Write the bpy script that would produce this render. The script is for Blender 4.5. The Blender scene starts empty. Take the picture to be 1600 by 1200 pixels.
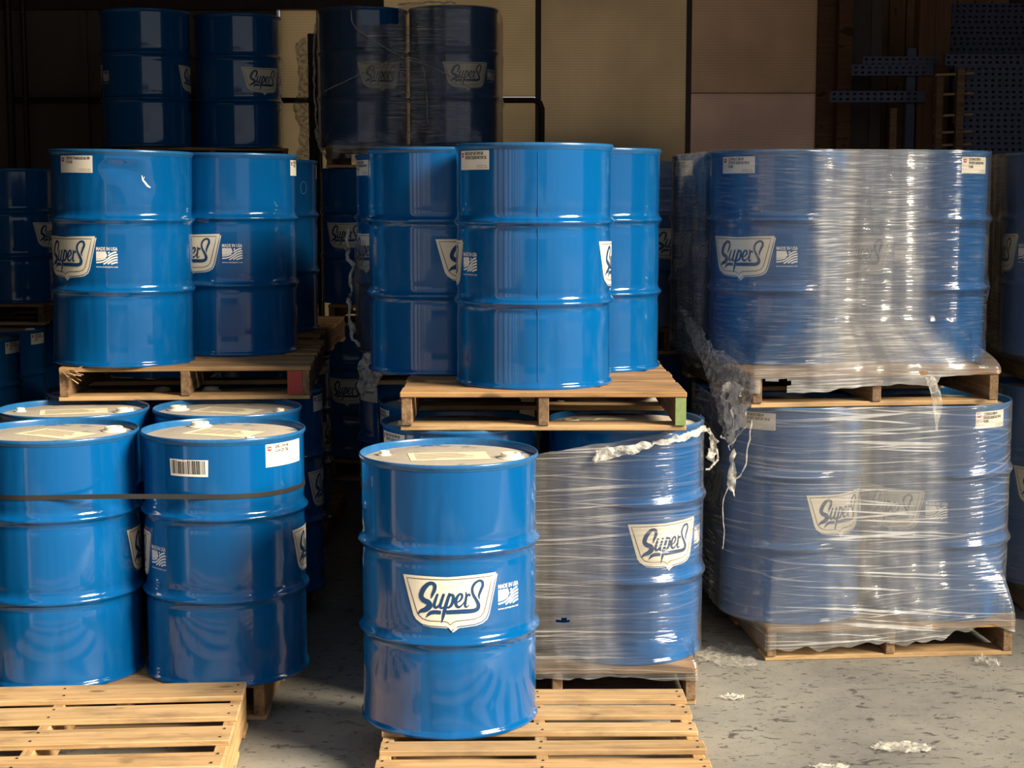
import bpy, bmesh, math, random
from mathutils import Vector, noise, geometry
random.seed(7)
S = bpy.context.scene
COL = S.collection
R_ = math.radians

# ------------------------------------------------------------------ camera
cam_d = bpy.data.cameras.new('camera'); cam = bpy.data.objects.new('camera', cam_d); COL.objects.link(cam)
cam_d.sensor_width = 36.0; cam_d.lens = 2468 / 1600 * 36.0; cam_d.clip_end = 200
cam.location = (0, 0, 1.835); cam.rotation_euler = (R_(90 - 6.69), 0, 0)
S.camera = cam
# ------------------------------------------------------------------ sky, sun, exposure
W = bpy.data.worlds.new('sky'); S.world = W; W.use_nodes = True
wn, wl = W.node_tree.nodes, W.node_tree.links
wn.clear()
wo = wn.new('ShaderNodeOutputWorld'); wb = wn.new('ShaderNodeBackground')
wt = wn.new('ShaderNodeTexCoord'); ws = wn.new('ShaderNodeSeparateXYZ'); wr = wn.new('ShaderNodeValToRGB')
wl.new(wt.outputs['Generated'], ws.inputs[0]); wl.new(ws.outputs['Z'], wr.inputs[0]); wl.new(wr.outputs[0], wb.inputs[0]); wl.new(wb.outputs[0], wo.inputs[0])
wr.color_ramp.elements[0].position = 0.0; wr.color_ramp.elements[0].color = (0.90, 0.88, 0.84, 1)
wr.color_ramp.elements[1].position = 0.7; wr.color_ramp.elements[1].color = (0.45, 0.60, 0.85, 1)
wb.inputs[1].default_value = 0.50
sd = bpy.data.lights.new('sun', 'SUN'); sun = bpy.data.objects.new('sun', sd); COL.objects.link(sun)
sd.energy = 8.6; sd.angle = R_(24); sd.color = (1.0, 0.86, 0.66)
SUN_TRAVEL = Vector((-0.75, 0.43, -0.50))
sun.rotation_euler = SUN_TRAVEL.to_track_quat('-Z', 'Y').to_euler()
sun.location = (8, -6, 9)
S.view_settings.view_transform = 'Standard'; S.view_settings.look = 'None'
S.view_settings.exposure = 0.28; S.view_settings.gamma = 1.0; S.view_settings.use_curve_mapping = False
S.cycles.transparent_max_bounces = 16; S.cycles.max_bounces = 8; S.cycles.diffuse_bounces = 3; S.cycles.glossy_bounces = 3

# ------------------------------------------------------------------ helpers
def tag(o, label=None, cat=None, group=None, kind=None):
    if label: o['label'] = label
    if cat: o['category'] = cat
    if group: o['group'] = group
    if kind: o['kind'] = kind
    return o

def empty(name, loc=(0, 0, 0), rz=0.0):
    o = bpy.data.objects.new(name, None); COL.objects.link(o)
    o.empty_display_size = 0.1
    o.location = loc; o.rotation_euler = (0, 0, rz)
    return o

def ob(name, me, mat=None, parent=None, loc=(0, 0, 0), rot=(0, 0, 0)):
    if mat is not None and len(me.materials) == 0: me.materials.append(mat)
    o = bpy.data.objects.new(name, me); COL.objects.link(o)
    if parent is not None: o.parent = parent
    o.location = loc; o.rotation_euler = rot
    return o

def mesh(name, verts, faces, smooth=False, sharp=None):
    me = bpy.data.meshes.new(name); me.from_pydata(verts, [], faces); me.update()
    if smooth:
        for p in me.polygons: p.use_smooth = True
        if sharp is not None: me.set_sharp_from_angle(angle=sharp)
    return me

def frombm(name, bm, smooth=False, sharp=None):
    me = bpy.data.meshes.new(name); bm.to_mesh(me); bm.free()
    if smooth:
        for p in me.polygons: p.use_smooth = True
        if sharp is not None: me.set_sharp_from_angle(angle=sharp)
    return me

def boxbm(bm, cx, cy, cz, sx, sy, sz):
    v = [bm.verts.new((cx + a * sx / 2, cy + b * sy / 2, cz + c * sz / 2)) for a in (-1, 1) for b in (-1, 1) for c in (-1, 1)]
    for f in ((0, 1, 3, 2), (4, 6, 7, 5), (0, 4, 5, 1), (2, 3, 7, 6), (0, 2, 6, 4), (1, 5, 7, 3)):
        bm.faces.new([v[i] for i in f])

_boxc = {}
def boxme(sx, sy, sz, bev=0.0):
    k = (round(sx, 4), round(sy, 4), round(sz, 4), bev)
    bm = bmesh.new(); boxbm(bm, 0, 0, 0, sx, sy, sz)
    if bev: bmesh.ops.bevel(bm, geom=bm.edges[:], offset=bev, segments=1, affect='EDGES')
    bmesh.ops.recalc_face_normals(bm, faces=bm.faces[:])
    return frombm('box', bm)

def lathe(profile, n=64, closed=False):
    vs, fs = [], []
    m = len(profile)
    for i in range(n):
        a = 2 * math.pi * i / n
        for r, z in profile: vs.append((r * math.sin(a), -r * math.cos(a), z))
    for i in range(n):
        j = (i + 1) % n
        for k in range(m - 1 if not closed else m):
            l = (k + 1) % m
            fs.append((i * m + k, j * m + k, j * m + l, i * m + l))
    return vs, fs

def tube(pts, rad, n=6, name='tube', flat=1.0):
    pts = [Vector(p) for p in pts]; vs, fs = [], []
    for i, p in enumerate(pts):
        t = (pts[min(i + 1, len(pts) - 1)] - pts[max(i - 1, 0)]).normalized()
        up = Vector((0, 0, 1)) if abs(t.z) < .9 else Vector((1, 0, 0))
        a = t.cross(up).normalized(); b = a.cross(t).normalized()
        r = rad(i / (len(pts) - 1)) if callable(rad) else rad
        for k in range(n):
            w = 2 * math.pi * k / n
            vs.append(tuple(p + a * math.cos(w) * r + b * math.sin(w) * r * flat))
    for i in range(len(pts) - 1):
        for k in range(n):
            l = (k + 1) % n
            fs.append((i * n + k, i * n + l, (i + 1) * n + l, (i + 1) * n + k))
    fs.append(tuple(range(n))[::-1]); fs.append(tuple((len(pts) - 1) * n + k for k in range(n)))
    return mesh(name, vs, fs, True)

def catmull(pts, per=6):
    out = []
    P = [pts[0]] + list(pts) + [pts[-1]]
    for i in range(1, len(P) - 2):
        for s in range(per):
            t = s / per
            out.append(tuple(.5 * ((2 * P[i][k]) + (P[i + 1][k] - P[i - 1][k]) * t + (2 * P[i - 1][k] - 5 * P[i][k] + 4 * P[i + 1][k] - P[i + 2][k]) * t * t +
                       (3 * P[i][k] - P[i - 1][k] - 3 * P[i + 1][k] + P[i + 2][k]) * t ** 3) for k in range(len(pts[0]))))
    out.append(tuple(pts[-1]))
    return out

# ------------------------------------------------------------------ materials
class N:
    """small node helper"""
    def __init__(s, name):
        s.m = bpy.data.materials.new(name); s.m.use_nodes = True
        s.n, s.l = s.m.node_tree.nodes, s.m.node_tree.links
        s.n.clear(); s.out = s.n.new('ShaderNodeOutputMaterial')
    def node(s, t, **kw):
        x = s.n.new(t)
        for k, v in kw.items():
            if hasattr(x, k): setattr(x, k, v)
            else: s.set(x.inputs[k], v)
        return x
    def set(s, sock, v):
        if hasattr(v, 'is_output') or isinstance(v, bpy.types.NodeSocket): s.l.new(v, sock)
        else:
            if isinstance(v, tuple) and len(v) == 3 and sock.type == 'RGBA': v = v + (1,)
            sock.default_value = v
    def noise(s, vec, scale, detail=3, rough=.55, dist=0.0):
        x = s.n.new('ShaderNodeTexNoise'); s.l.new(vec, x.inputs['Vector'])
        x.inputs['Scale'].default_value = scale; x.inputs['Detail'].default_value = detail
        x.inputs['Roughness'].default_value = rough; x.inputs['Distortion'].default_value = dist
        return x.outputs['Fac']
    def ramp(s, fac, stops):
        x = s.n.new('ShaderNodeValToRGB'); s.l.new(fac, x.inputs[0])
        e = x.color_ramp.elements
        while len(e) < len(stops): e.new(.5)
        for q, (p, c) in zip(e, stops):
            q.position = p; q.color = (c, c, c, 1) if isinstance(c, (int, float)) else tuple(c) + (1,)
        return x.outputs[0]
    def math(s, op, a, b=0.0, c=None):
        x = s.n.new('ShaderNodeMath'); x.operation = op
        s.set(x.inputs[0], a); s.set(x.inputs[1], b)
        if c is not None: s.set(x.inputs[2], c)
        return x.outputs[0]
    def mapv(s, vec, scale=(1, 1, 1), loc=(0, 0, 0), rot=(0, 0, 0)):
        x = s.n.new('ShaderNodeMapping'); s.l.new(vec, x.inputs[0])
        x.inputs['Scale'].default_value = scale; x.inputs['Location'].default_value = loc; x.inputs['Rotation'].default_value = rot
        return x.outputs[0]
    def mix(s, fac, a, b, mode='MIX'):
        x = s.n.new('ShaderNodeMix'); x.data_type = 'RGBA'; x.blend_type = mode
        s.set(x.inputs[0], fac); s.set(x.inputs[6], a); s.set(x.inputs[7], b)
        return x.outputs[2]
    def bump(s, h, strength=.3, dist=.01, normal=None):
        x = s.n.new('ShaderNodeBump'); s.l.new(h, x.inputs['Height'])
        x.inputs['Strength'].default_value = strength; x.inputs['Distance'].default_value = dist
        if normal is not None: s.l.new(normal, x.inputs['Normal'])
        return x.outputs[0]
    def obj(s): return s.n.new('ShaderNodeTexCoord').outputs['Object']
    def uv(s): return s.n.new('ShaderNodeTexCoord').outputs['UV']
    def rnd(s): return s.n.new('ShaderNodeObjectInfo').outputs['Random']
    def bsdf(s, **kw):
        x = s.n.new('ShaderNodeBsdfPrincipled')
        for k, v in kw.items(): s.set(x.inputs[k.replace('_', ' ')], v)
        return x
    def done(s, sh): s.l.new(sh, s.out.inputs[0]); return s.m

def m_paint():
    q = N('blue_drum_enamel'); o = q.obj()
    wav = q.noise(q.mapv(o, (1, 1, .10)), 11, 2, .5)
    dust = q.ramp(q.noise(q.mapv(o, (1, 1, .35)), 7, 5, .62), [(.56, 0.0), (.80, 1.0)])
    sc = q.ramp(q.noise(q.mapv(o, (1, 1, 2.5)), 42, 4, .6), [(.70, 0.0), (.76, 1.0)])
    c = q.mix(q.math('MULTIPLY', dust, .10), (0.001, 0.087, 0.280), (.20, .27, .33))
    c = q.mix(q.math('MULTIPLY', sc, .10), c, (.40, .45, .50))
    rough = q.math('ADD', .17, q.math('MULTIPLY', dust, .25))
    nb = q.bump(wav, .6, .014)
    b = q.bsdf(Base_Color=c, Roughness=rough, Normal=nb, Coat_Weight=1.0, Coat_Roughness=.08, Coat_IOR=1.5)
    b.inputs['Specular IOR Level'].default_value = .12
    return q.done(b.outputs[0])

def m_lid():
    q = N('dusty_drum_top'); o = q.obj()
    n = q.noise(o, 7, 5, .6); n2 = q.noise(o, 60, 3, .6)
    f = q.ramp(n, [(.30, 0.0), (.42, 1.0)])
    dustc = q.mix(n2, (.36, .31, .24), (.55, .48, .37))
    c = q.mix(q.math('MULTIPLY', f, .93), (.02, .10, .28), dustc)
    return q.done(q.bsdf(Base_Color=c, Roughness=.8).outputs[0])

def m_plain(name, col, rough=.5, metal=0.0, var=.12, scale=20.0):
    q = N(name); n = q.noise(q.obj(), scale, 4, .6)
    d = tuple(x * (1 - var) for x in col); e = tuple(min(1, x * (1 + var)) for x in col)
    return q.done(q.bsdf(Base_Color=q.mix(n, d, e), Roughness=rough, Metallic=metal).outputs[0])

def m_wood(name, light, mid, dark, dirt=.35, rough=.75):
    q = N(name); o = q.obj(); r = q.rnd()
    off = q.n.new('ShaderNodeCombineXYZ'); q.l.new(q.math('MULTIPLY', r, 37.0), off.inputs[0]); q.l.new(q.math('MULTIPLY', r, 11.0), off.inputs[1])
    add = q.n.new('ShaderNodeVectorMath'); q.l.new(o, add.inputs[0]); q.l.new(off.outputs[0], add.inputs[1]); v = add.outputs[0]
    grain = q.noise(q.mapv(v, (1.6, 34, 34)), 1.6, 5, .6, .8)
    fine = q.noise(q.mapv(v, (6, 160, 160)), 1.5, 3, .6)
    c = q.ramp(grain, [(.28, dark), (.48, mid), (.72, light)])
    c = q.mix(q.math('MULTIPLY', fine, .35), c, mid, 'MULTIPLY')
    tint = q.ramp(r, [(0, (.78, .74, .70)), (.5, (1, .97, .93)), (1, (1.0, .90, .78))])
    c = q.mix(.9, c, tint, 'MULTIPLY')
    knot = q.ramp(q.noise(q.mapv(v, (5, 11, 11)), 1.3, 1, .4), [(.70, 0.0), (.76, 1.0)])
    c = q.mix(q.math('MULTIPLY', knot, .8), c, tuple(x * .35 for x in dark))
    dm = q.ramp(q.noise(q.mapv(v, (3, 6, 6)), 1.4, 6, .65), [(.48, 0.0), (.70, 1.0)])
    c = q.mix(q.math('MULTIPLY', dm, dirt), c, (.07, .055, .042))
    b = q.bsdf(Base_Color=c, Roughness=rough, Normal=q.bump(grain, .35, .004))
    b.inputs['Specular IOR Level'].default_value = .25
    return q.done(b.outputs[0])

def m_film(name, slope=.02, haze=.10, span_sheen=.30, fine=.5, streak=.6, milky=(.66, .65, .62), rough=.14, bump=.5, fu=7.0, fv=150.0, su=1.1, sv=70.0):
    """stretch film: clear plastic, gloss of its stretch lines painted milky white; UV = metres along the wrap and up; slack = where it spans free between drums"""
    q = N(name); uv = q.uv()
    sp = q.n.new('ShaderNodeSeparateXYZ'); q.l.new(uv, sp.inputs[0]); u, v = sp.outputs[0], sp.outputs[1]
    at = q.n.new('ShaderNodeAttribute'); at.attribute_name = 'slack'; slack = at.outputs['Fac']
    def vec(a, b):
        x = q.n.new('ShaderNodeCombineXYZ'); q.set(x.inputs[0], a); q.set(x.inputs[1], b); return x.outputs[0]
    warp = q.noise(vec(q.math('MULTIPLY', u, 1.3), q.math('MULTIPLY', v, 2.0)), 1.0, 1, .5)
    vs = q.math('ADD', v, q.math('ADD', q.math('MULTIPLY', u, slope), q.math('MULTIPLY', warp, .08)))
    vs3 = q.math('ADD', v, q.math('ADD', q.math('MULTIPLY', u, -slope * .8 + .012), q.math('MULTIPLY', warp, -.06)))
    s1 = q.noise(vec(q.math('MULTIPLY', u, fu), q.math('MULTIPLY', vs, fv)), 1.0, 2, .6)
    s2 = q.noise(vec(q.math('MULTIPLY', u, su), q.math('MULTIPLY', vs, sv)), 1.0, 2, .5)
    s3 = q.noise(vec(q.math('MULTIPLY', u, su * 1.4), q.math('MULTIPLY', vs3, sv * 1.25)), 1.0, 1, .5)
    band = q.noise(vec(q.math('MULTIPLY', u, 11.0), q.math('MULTIPLY', v, 1.6)), 1.0, 2, .5)
    big = q.ramp(q.noise(vec(q.math('MULTIPLY', u, 3.0), q.math('MULTIPLY', v, 3.2)), 1.0, 2, .5), [(.36, .35), (.64, 1.0)])
    bd = q.ramp(band, [(.38, .15), (.60, 1.0)])
    l1 = q.ramp(s1, [(.50, 0.0), (.66, 1.0)]); l2 = q.ramp(s2, [(.585, 0.0), (.66, 1.0)]); l3 = q.ramp(s3, [(.60, 0.0), (.66, 1.0)])
    sl = q.math('ADD', .22, q.math('MULTIPLY', slack, .78))
    ln = q.math('ADD', q.math('MULTIPLY', q.math('MULTIPLY', l1, bd), fine), q.math('MULTIPLY', q.math('MAXIMUM', l2, l3), streak))  # glints along the stretch lines painted as whitish diffuse streaks
    ln = q.math('MULTIPLY', q.math('MULTIPLY', ln, big), sl)
    hz = q.math('ADD', haze, q.math('MULTIPLY', q.math('MULTIPLY', slack, span_sheen), q.math('ADD', .5, q.math('MULTIPLY', bd, .5))))  # film haze, plus painted sheen where the film spans free
    a = q.math('MINIMUM', q.math('ADD', ln, hz), .92)
    h = q.math('ADD', q.math('ADD', q.math('MULTIPLY', s1, .7), q.math('MULTIPLY', s2, .9)), q.math('ADD', q.math('MULTIPLY', s3, .7), q.math('MULTIPLY', band, .5)))
    nb = q.bump(h, bump, .006)
    dif = q.n.new('ShaderNodeBsdfDiffuse'); q.set(dif.inputs[0], milky); q.l.new(nb, dif.inputs['Normal'])
    trl = q.n.new('ShaderNodeBsdfTranslucent'); q.set(trl.inputs[0], milky)
    gl = q.n.new('ShaderNodeBsdfGlossy'); q.set(gl.inputs['Color'], (1, 1, 1)); q.set(gl.inputs['Roughness'], rough); q.l.new(nb, gl.inputs['Normal'])
    tr = q.n.new('ShaderNodeBsdfTransparent')
    m0 = q.n.new('ShaderNodeMixShader'); m0.inputs[0].default_value = .4; q.l.new(dif.outputs[0], m0.inputs[1]); q.l.new(trl.outputs[0], m0.inputs[2])
    m1 = q.n.new('ShaderNodeMixShader'); q.l.new(a, m1.inputs[0]); q.l.new(tr.outputs[0], m1.inputs[1]); q.l.new(m0.outputs[0], m1.inputs[2])
    fr = q.n.new('ShaderNodeFresnel'); fr.inputs[0].default_value = 1.5; q.l.new(nb, fr.inputs['Normal'])
    fg = q.math('MINIMUM', q.math('ADD', fr.outputs[0], q.math('MULTIPLY', ln, .25)), .7)
    m2 = q.n.new('ShaderNodeMixShader'); q.l.new(fg, m2.inputs[0]); q.l.new(m1.outputs[0], m2.inputs[1]); q.l.new(gl.outputs[0], m2.inputs[2])
    return q.done(m2.outputs[0])

def m_scrap(name='crumpled_film', a0=.22, a1=.85):
    q = N(name); n = q.noise(q.obj(), 40, 5, .65)
    b = q.bsdf(Base_Color=(.72, .69, .61), Roughness=.3, Normal=q.bump(n, .8, .01), Alpha=q.ramp(n, [(.38, a0), (.66, a1)]))
    return q.done(b.outputs[0])

def m_floor():
    q = N('worn_concrete'); o = q.obj()
    a = q.noise(o, 1.3, 5, .6); b = q.noise(o, 14, 5, .65); c3 = q.noise(o, 160, 3, .6)
    c = q.ramp(a, [(.34, (.125, .125, .118)), (.52, (.225, .22, .198)), (.68, (.33, .315, .27))])
    c = q.mix(q.math('MULTIPLY', b, .55), c, (.34, .32, .27))
    c = q.mix(q.math('MULTIPLY', c3, .35), c, (.12, .12, .11))
    warp = q.noise(o, 3, 3, .5)
    sk = q.ramp(q.noise(q.mapv(o, (7, 13, 1), rot=(0, 0, .35)), 1.5, 4, .62, 1.0), [(.60, 0.0), (.645, 1.0)])
    sk2 = q.ramp(q.noise(q.mapv(o, (20, 32, 1), rot=(0, 0, -.6)), 1.3, 3, .6, .6), [(.615, 0.0), (.655, 1.0)])
    sk3 = q.ramp(q.noise(q.mapv(o, (3, 30, 1), rot=(0, 0, .5)), 1.3, 2, .5, .5), [(.70, 0.0), (.73, 1.0)])
    dk = q.math('MINIMUM', q.math('ADD', q.math('ADD', q.math('MULTIPLY', sk, .75), q.math('MULTIPLY', sk2, .65)), q.math('MULTIPLY', sk3, .5)), .9)
    c = q.mix(dk, c, (.035, .033, .03))
    sp = q.ramp(q.noise(o, 55, 3, .6), [(.70, 0.0), (.74, 1.0)])
    c = q.mix(q.math('MULTIPLY', sp, .55), c, (.5, .48, .42))
    h = q.math('ADD', b, q.math('MULTIPLY', c3, .3))
    rough = q.ramp(a, [(.3, .45), (.7, .8)])
    return q.done(q.bsdf(Base_Color=c, Roughness=rough, Normal=q.bump(h, .25, .01)).outputs[0])

def m_poly(name, tint, tr=.5):
    """twin-wall polycarbonate: fine horizontal flutes, lets daylight through"""
    q = N(name); o = q.obj()
    sp = q.n.new('ShaderNodeSeparateXYZ'); q.l.new(o, sp.inputs[0])
    fl = q.math('SINE', q.math('MULTIPLY', sp.outputs[2], 2 * math.pi / .021))
    st = q.noise(q.mapv(o, (9, 1, .35)), 1.5, 4, .6); blot = q.noise(o, 1.4, 4, .55)
    scr = q.ramp(q.noise(q.mapv(o, (30, 1, 1.2)), 1.3, 3, .6), [(.66, 0.0), (.70, 1.0)])
    dirt = q.ramp(blot, [(.35, .78), (.65, 1.0)])
    c = q.mix(1.0, tint, dirt, 'MULTIPLY')
    c = q.mix(q.math('MULTIPLY', st, .5), c, tuple(x * .78 for x in tint))
    c = q.mix(q.math('MULTIPLY', scr, .25), c, (.9, .85, .75))
    c = q.mix(q.math('MULTIPLY', q.math('ADD', fl, 1.0), .13), c, tuple(x * .45 for x in tint))
    t = q.n.new('ShaderNodeBsdfTranslucent'); q.l.new(c, t.inputs[0])
    b = q.bsdf(Base_Color=c, Roughness=.3, Normal=q.bump(fl, .25, .004))
    mx = q.n.new('ShaderNodeMixShader'); mx.inputs[0].default_value = tr
    q.l.new(b.outputs[0], mx.inputs[1]); q.l.new(t.outputs[0], mx.inputs[2])
    return q.done(mx.outputs[0])

M = {}
M['paint'] = m_paint()
M['lid'] = m_lid()
M['rim'] = m_plain('scuffed_blue_rim', (.015, .11, .29), .25, .0, .35, 40)
M['cap'] = m_plain('ivory_plastic_cap', (.78, .72, .58), .5)
M['cream'] = m_plain('cream_print', (.78, .73, .60), .35, 0, .04)
M['white'] = m_plain('white_print', (.82, .80, .74), .35, 0, .04)
M['navy'] = m_plain('navy_print', (.012, .055, .16), .35, 0, .1)
M['brown'] = m_plain('brown_outline_print', (.10, .07, .05), .4, 0, .1)
M['paper'] = m_plain('label_paper', (.82, .77, .66), .6, 0, .05)
M['lidpaper'] = m_plain('dusty_label_paper', (.80, .70, .48), .7, 0, .18, 30)
M['ink'] = m_plain('black_ink', (.035, .03, .025), .6)
M['greyink'] = m_plain('grey_ink', (.30, .27, .22), .6)
M['red'] = m_plain('red_ink', (.45, .05, .05), .6)
M['strap'] = m_plain('black_strap', (.03, .03, .03), .35)
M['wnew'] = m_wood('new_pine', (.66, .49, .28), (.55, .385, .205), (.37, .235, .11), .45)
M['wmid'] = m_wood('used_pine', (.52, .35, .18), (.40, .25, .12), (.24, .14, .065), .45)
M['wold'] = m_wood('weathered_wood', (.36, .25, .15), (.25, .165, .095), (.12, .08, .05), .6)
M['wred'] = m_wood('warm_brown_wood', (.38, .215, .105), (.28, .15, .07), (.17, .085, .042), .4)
M['redpaint'] = m_plain('red_paint_mark', (.38, .05, .04), .7, 0, .3, 60)
M['greenpaint'] = m_plain('green_paint_mark', (.20, .27, .10), .7, 0, .4, 60)
M['floor'] = m_floor()
M['metalwall'] = m_plain('dark_brown_metal_wall', (.115, .082, .060), .55, 0, .2, 3)
M['ceil'] = m_plain('dark_ceiling', (.06, .05, .045), .8, 0, .2, 2)
M['steel'] = m_plain('dark_rust_steel', (.045, .028, .02), .5, .3, .4, 12)
M['column'] = m_wood('brown_column', (.26, .145, .085), (.20, .108, .062), (.14, .072, .044), .2)
M['siding'] = m_wood('tan_siding', (.58, .40, .24), (.50, .34, .20), (.42, .27, .155), .15)
M['beam'] = m_plain('blue_grey_rack_steel', (.060, .070, .135), .5, .2, .3, 20)
M['hole'] = m_plain('dark_inside_beam', (.012, .013, .02), .8)
M['scrap'] = m_scrap(); M['veil'] = m_scrap('thin_loose_film', .08, .55)
M['outwall'] = m_plain('pale_grey_cladding', (.42, .41, .40), .7, 0, .1, .6)
M['outwall2'] = m_plain('warm_grey_cladding', (.30, .26, .23), .7, 0, .1, .6)
M['asphalt'] = m_plain('yard_asphalt', (.10, .095, .09), .85, 0, .15, 1.5)
M['beamchalk'] = m_plain('faint_chalk', (.16, .26, .40), .7)
M['kraft'] = m_plain('kraft_board', (.30, .22, .14), .8, 0, .15, 6)

# ------------------------------------------------------------------ the building
def slab(name, x0, x1, y0, y1, z0, z1, mat, kind='structure', parent=None):
    o = ob(name, boxme(x1 - x0, y1 - y0, z1 - z0), mat, parent, ((x0 + x1) / 2, (y0 + y1) / 2, (z0 + z1) / 2))
    if kind and parent is None: o['kind'] = kind
    return o
slab('floor', -8, 10, 3.4, 16, -.12, 0, M['floor'])
slab('ground_yard', -40, 40, -40, 3.4, -.14, -.005, M['asphalt'])
slab('ground_rear', -40, 40, 16, 40, -.14, -.02, M['asphalt'])
slab('ceiling', -8, 10, 4.3, 16, 6.6, 6.75, M['ceil'])
slab('wall_left', -8.1, -7.9, 4.3, 16, 0, 6.6, M['metalwall'])
slab('wall_right', 9.9, 10.1, 4.3, 16, 0, 6.6, M['metalwall'])
# unseen front wall round a door opening, header and piers set to shape sunlight
wf = slab('wall_front', -8, 10, 4.3, 4.5, 4.7, 6.6, M['outwall'])
slab('wall_front_pier', -8, -2.1, 4.3, 4.5, 0, 4.7, M['outwall'])
slab('wall_front_pier', 5.8, 10, 4.3, 4.5, 0, 4.7, M['outwall'])
# unseen building added across the yard, low and far so drums reflect sky
slab('wall_opposite', -40, 14, -38.3, -38, 0, 4.0, M['outwall'])
# added unseen wall left of the yard, lit bays for streaky reflections on drums
yl = empty('wall_reflector_left', (-6.5, 0, 0)); yl['kind'] = 'structure'
for k in range(12):
    ob('reflector_bay', boxme(.2, 1.25, 5.2), (M['outwall'], M['outwall2'])[k % 3 == 1], yl, (-.1, 2.2 - k * 1.9, 2.6)); ob('reflector_divider', boxme(.3, .65, 5.4), M['steel'], yl, (-.1, 3.15 - k * 1.9, 2.7))

YW = 12.6
wb_ = slab('wall_back', -8, -1.84, YW, YW + .12, 0, 6.6, M['metalwall'])
# vertical ribs of the metal wall
for i, x in enumerate([-6.6, -6.0, -5.4, -4.8, -4.2, -3.35, -2.75, -2.15]):
    o = ob('wall_rib', boxme(.05, .03, 6.5), M['metalwall'], wb_); o.location = (x + 4.92, -.07, 0)
# polycarbonate bays: each sheet a panel of the back wall
pan = empty('wall_back_glazing', (0, YW, 0)); pan['kind'] = 'structure'
P1 = m_poly('polycarbonate_clear', (1.0, .80, .53), .95); P2 = m_poly('polycarbonate_aged', (.95, .76, .52), .90); P3 = m_poly('polycarbonate_brown', (.90, .68, .49), .82)
for x0, x1, z0, z1, m in ((-1.82, -1.50, 0, 3.30, P1), (-1.82, -1.04, 3.36, 6.6, P1), (-1.50, .20, 0, 2.60, P1), (-1.50, .20, 2.63, 6.6, P1), (.20, 1.38, 0, 6.6, P2), (1.38, 2.40, 2.656, 6.6, P3), (1.38, 2.44, 0, 2.664, m_poly('polycarbonate_pinkish', (.95, .72, .58), .85))):
    ob('panel', boxme(x1 - x0 - .006, .012, z1 - z0 - .004), m, pan, ((x0 + x1) / 2, .02, (z0 + z1) / 2))
tl = empty('parked_trailer', (.62, 13.3, 0)); tag(tl, 'blue-grey trailer parked outside, showing dimly through the aged panel', 'trailer')
ob('body', boxme(1.25, .7, 1.95, .01), m_plain('trailer_blue_grey', (.20, .25, .33), .5), tl, (-.02, 0, 1.43)); ob('window', boxme(.42, .02, .30), m_plain('greenish_pane', (.30, .40, .25), .3), tl, (.02, -.36, 2.22))
ob('frame', boxme(1.2, .6, .12), M['steel'], tl, (0, 0, .40))
for dx in (-.4, .4): ob('wheel', tube([(dx, -.3, .22), (dx, .3, .22)], .22, 16), M['strap'], tl)
slab('wall_back_right', 2.9, 10, 14.0, 14.1, 0, 6.6, M['metalwall'])
slab('wall_recess', 2.62, 2.9, YW, 14.1, 0, 6.6, M['metalwall'])
# battens and pipes on the glazing
fr = empty('trim_1', (0, YW, 0)); fr['kind'] = 'structure'
ob('batten', boxme(.045, .05, 6.6), M['steel'], fr, (.205, -.02, 3.3))
ob('batten', boxme(.040, .035, 6.6), M['steel'], fr, (1.385, -.015, 3.3))
bm = bmesh.new()
for k in range(46):
    boxbm(bm, 1.385, -.037, .1 + k * .14, .018, .012, .018)
o = ob('screw_heads', frombm('screws', bm), M['steel'], fr); o['kind'] = 'stuff'
ob('pipe', tube([(-3.9, -.06, 2.60), (-.9, -.06, 2.60), (.17, -.06, 2.60), (.22, -.06, 2.58), (.235, -.06, 2.54), (.235, -.06, 0)], .022, 8), M['steel'], fr)
ob('beam', boxme(6.2, .08, .075), M['steel'], fr, (-4.1, -.03, 3.335))
ob('batten', boxme(.04, .05, 3.3), M['steel'], fr, (-1.04, -.02, 4.97))
ob('batten', boxme(.03, .05, 3.3), M['steel'], fr, (-1.51, -.02, 1.65))
ob('conduit', tube([(-3.92, -.08, 0), (-3.92, -.08, 6.4)], .03, 8), M['steel'], fr)
ob('conduit', tube([(-3.80, -.08, 0), (-3.80, -.08, 6.4)], .022, 8), M['steel'], fr)
ob('batten', boxme(.16, .08, 6.6), M['column'], fr, (2.47, 0, 3.3))
# dark post
tr2 = empty('trim_2', (2.56, YW - .1, 0)); tr2['kind'] = 'structure'
ob('post', boxme(.11, .14, 6.6, .004), M['column'], tr2, (.02, 0, 3.3)); ob('post', boxme(.16, .2, 6.6, .004), M['steel'], tr2, (.16, .15, 3.3))
# tan siding of the recess, plank by plank
sid = empty('wall_siding', (0, 13.4, 0)); sid['kind'] = 'structure'
pm = boxme(6.6, .135, .02, .003)
for i in range(9):
    o = ob('plank', pm, M['siding'], sid, (2.92 + i * .142, random.uniform(-.004, .004), 3.3), (R_(90), R_(90), 0)); o.rotation_euler = (0, R_(90), R_(90))
# column with two boards
cl = empty('trim_3', (3.13, 12.0, 0)); cl['kind'] = 'structure'
cm = boxme(6.6, .118, .16, .004)
for dx in (-.056, .062):
    o = ob('board', cm, M['column'], cl, (dx, 0, 3.3)); o.rotation_euler = (0, R_(90), R_(90))

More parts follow.
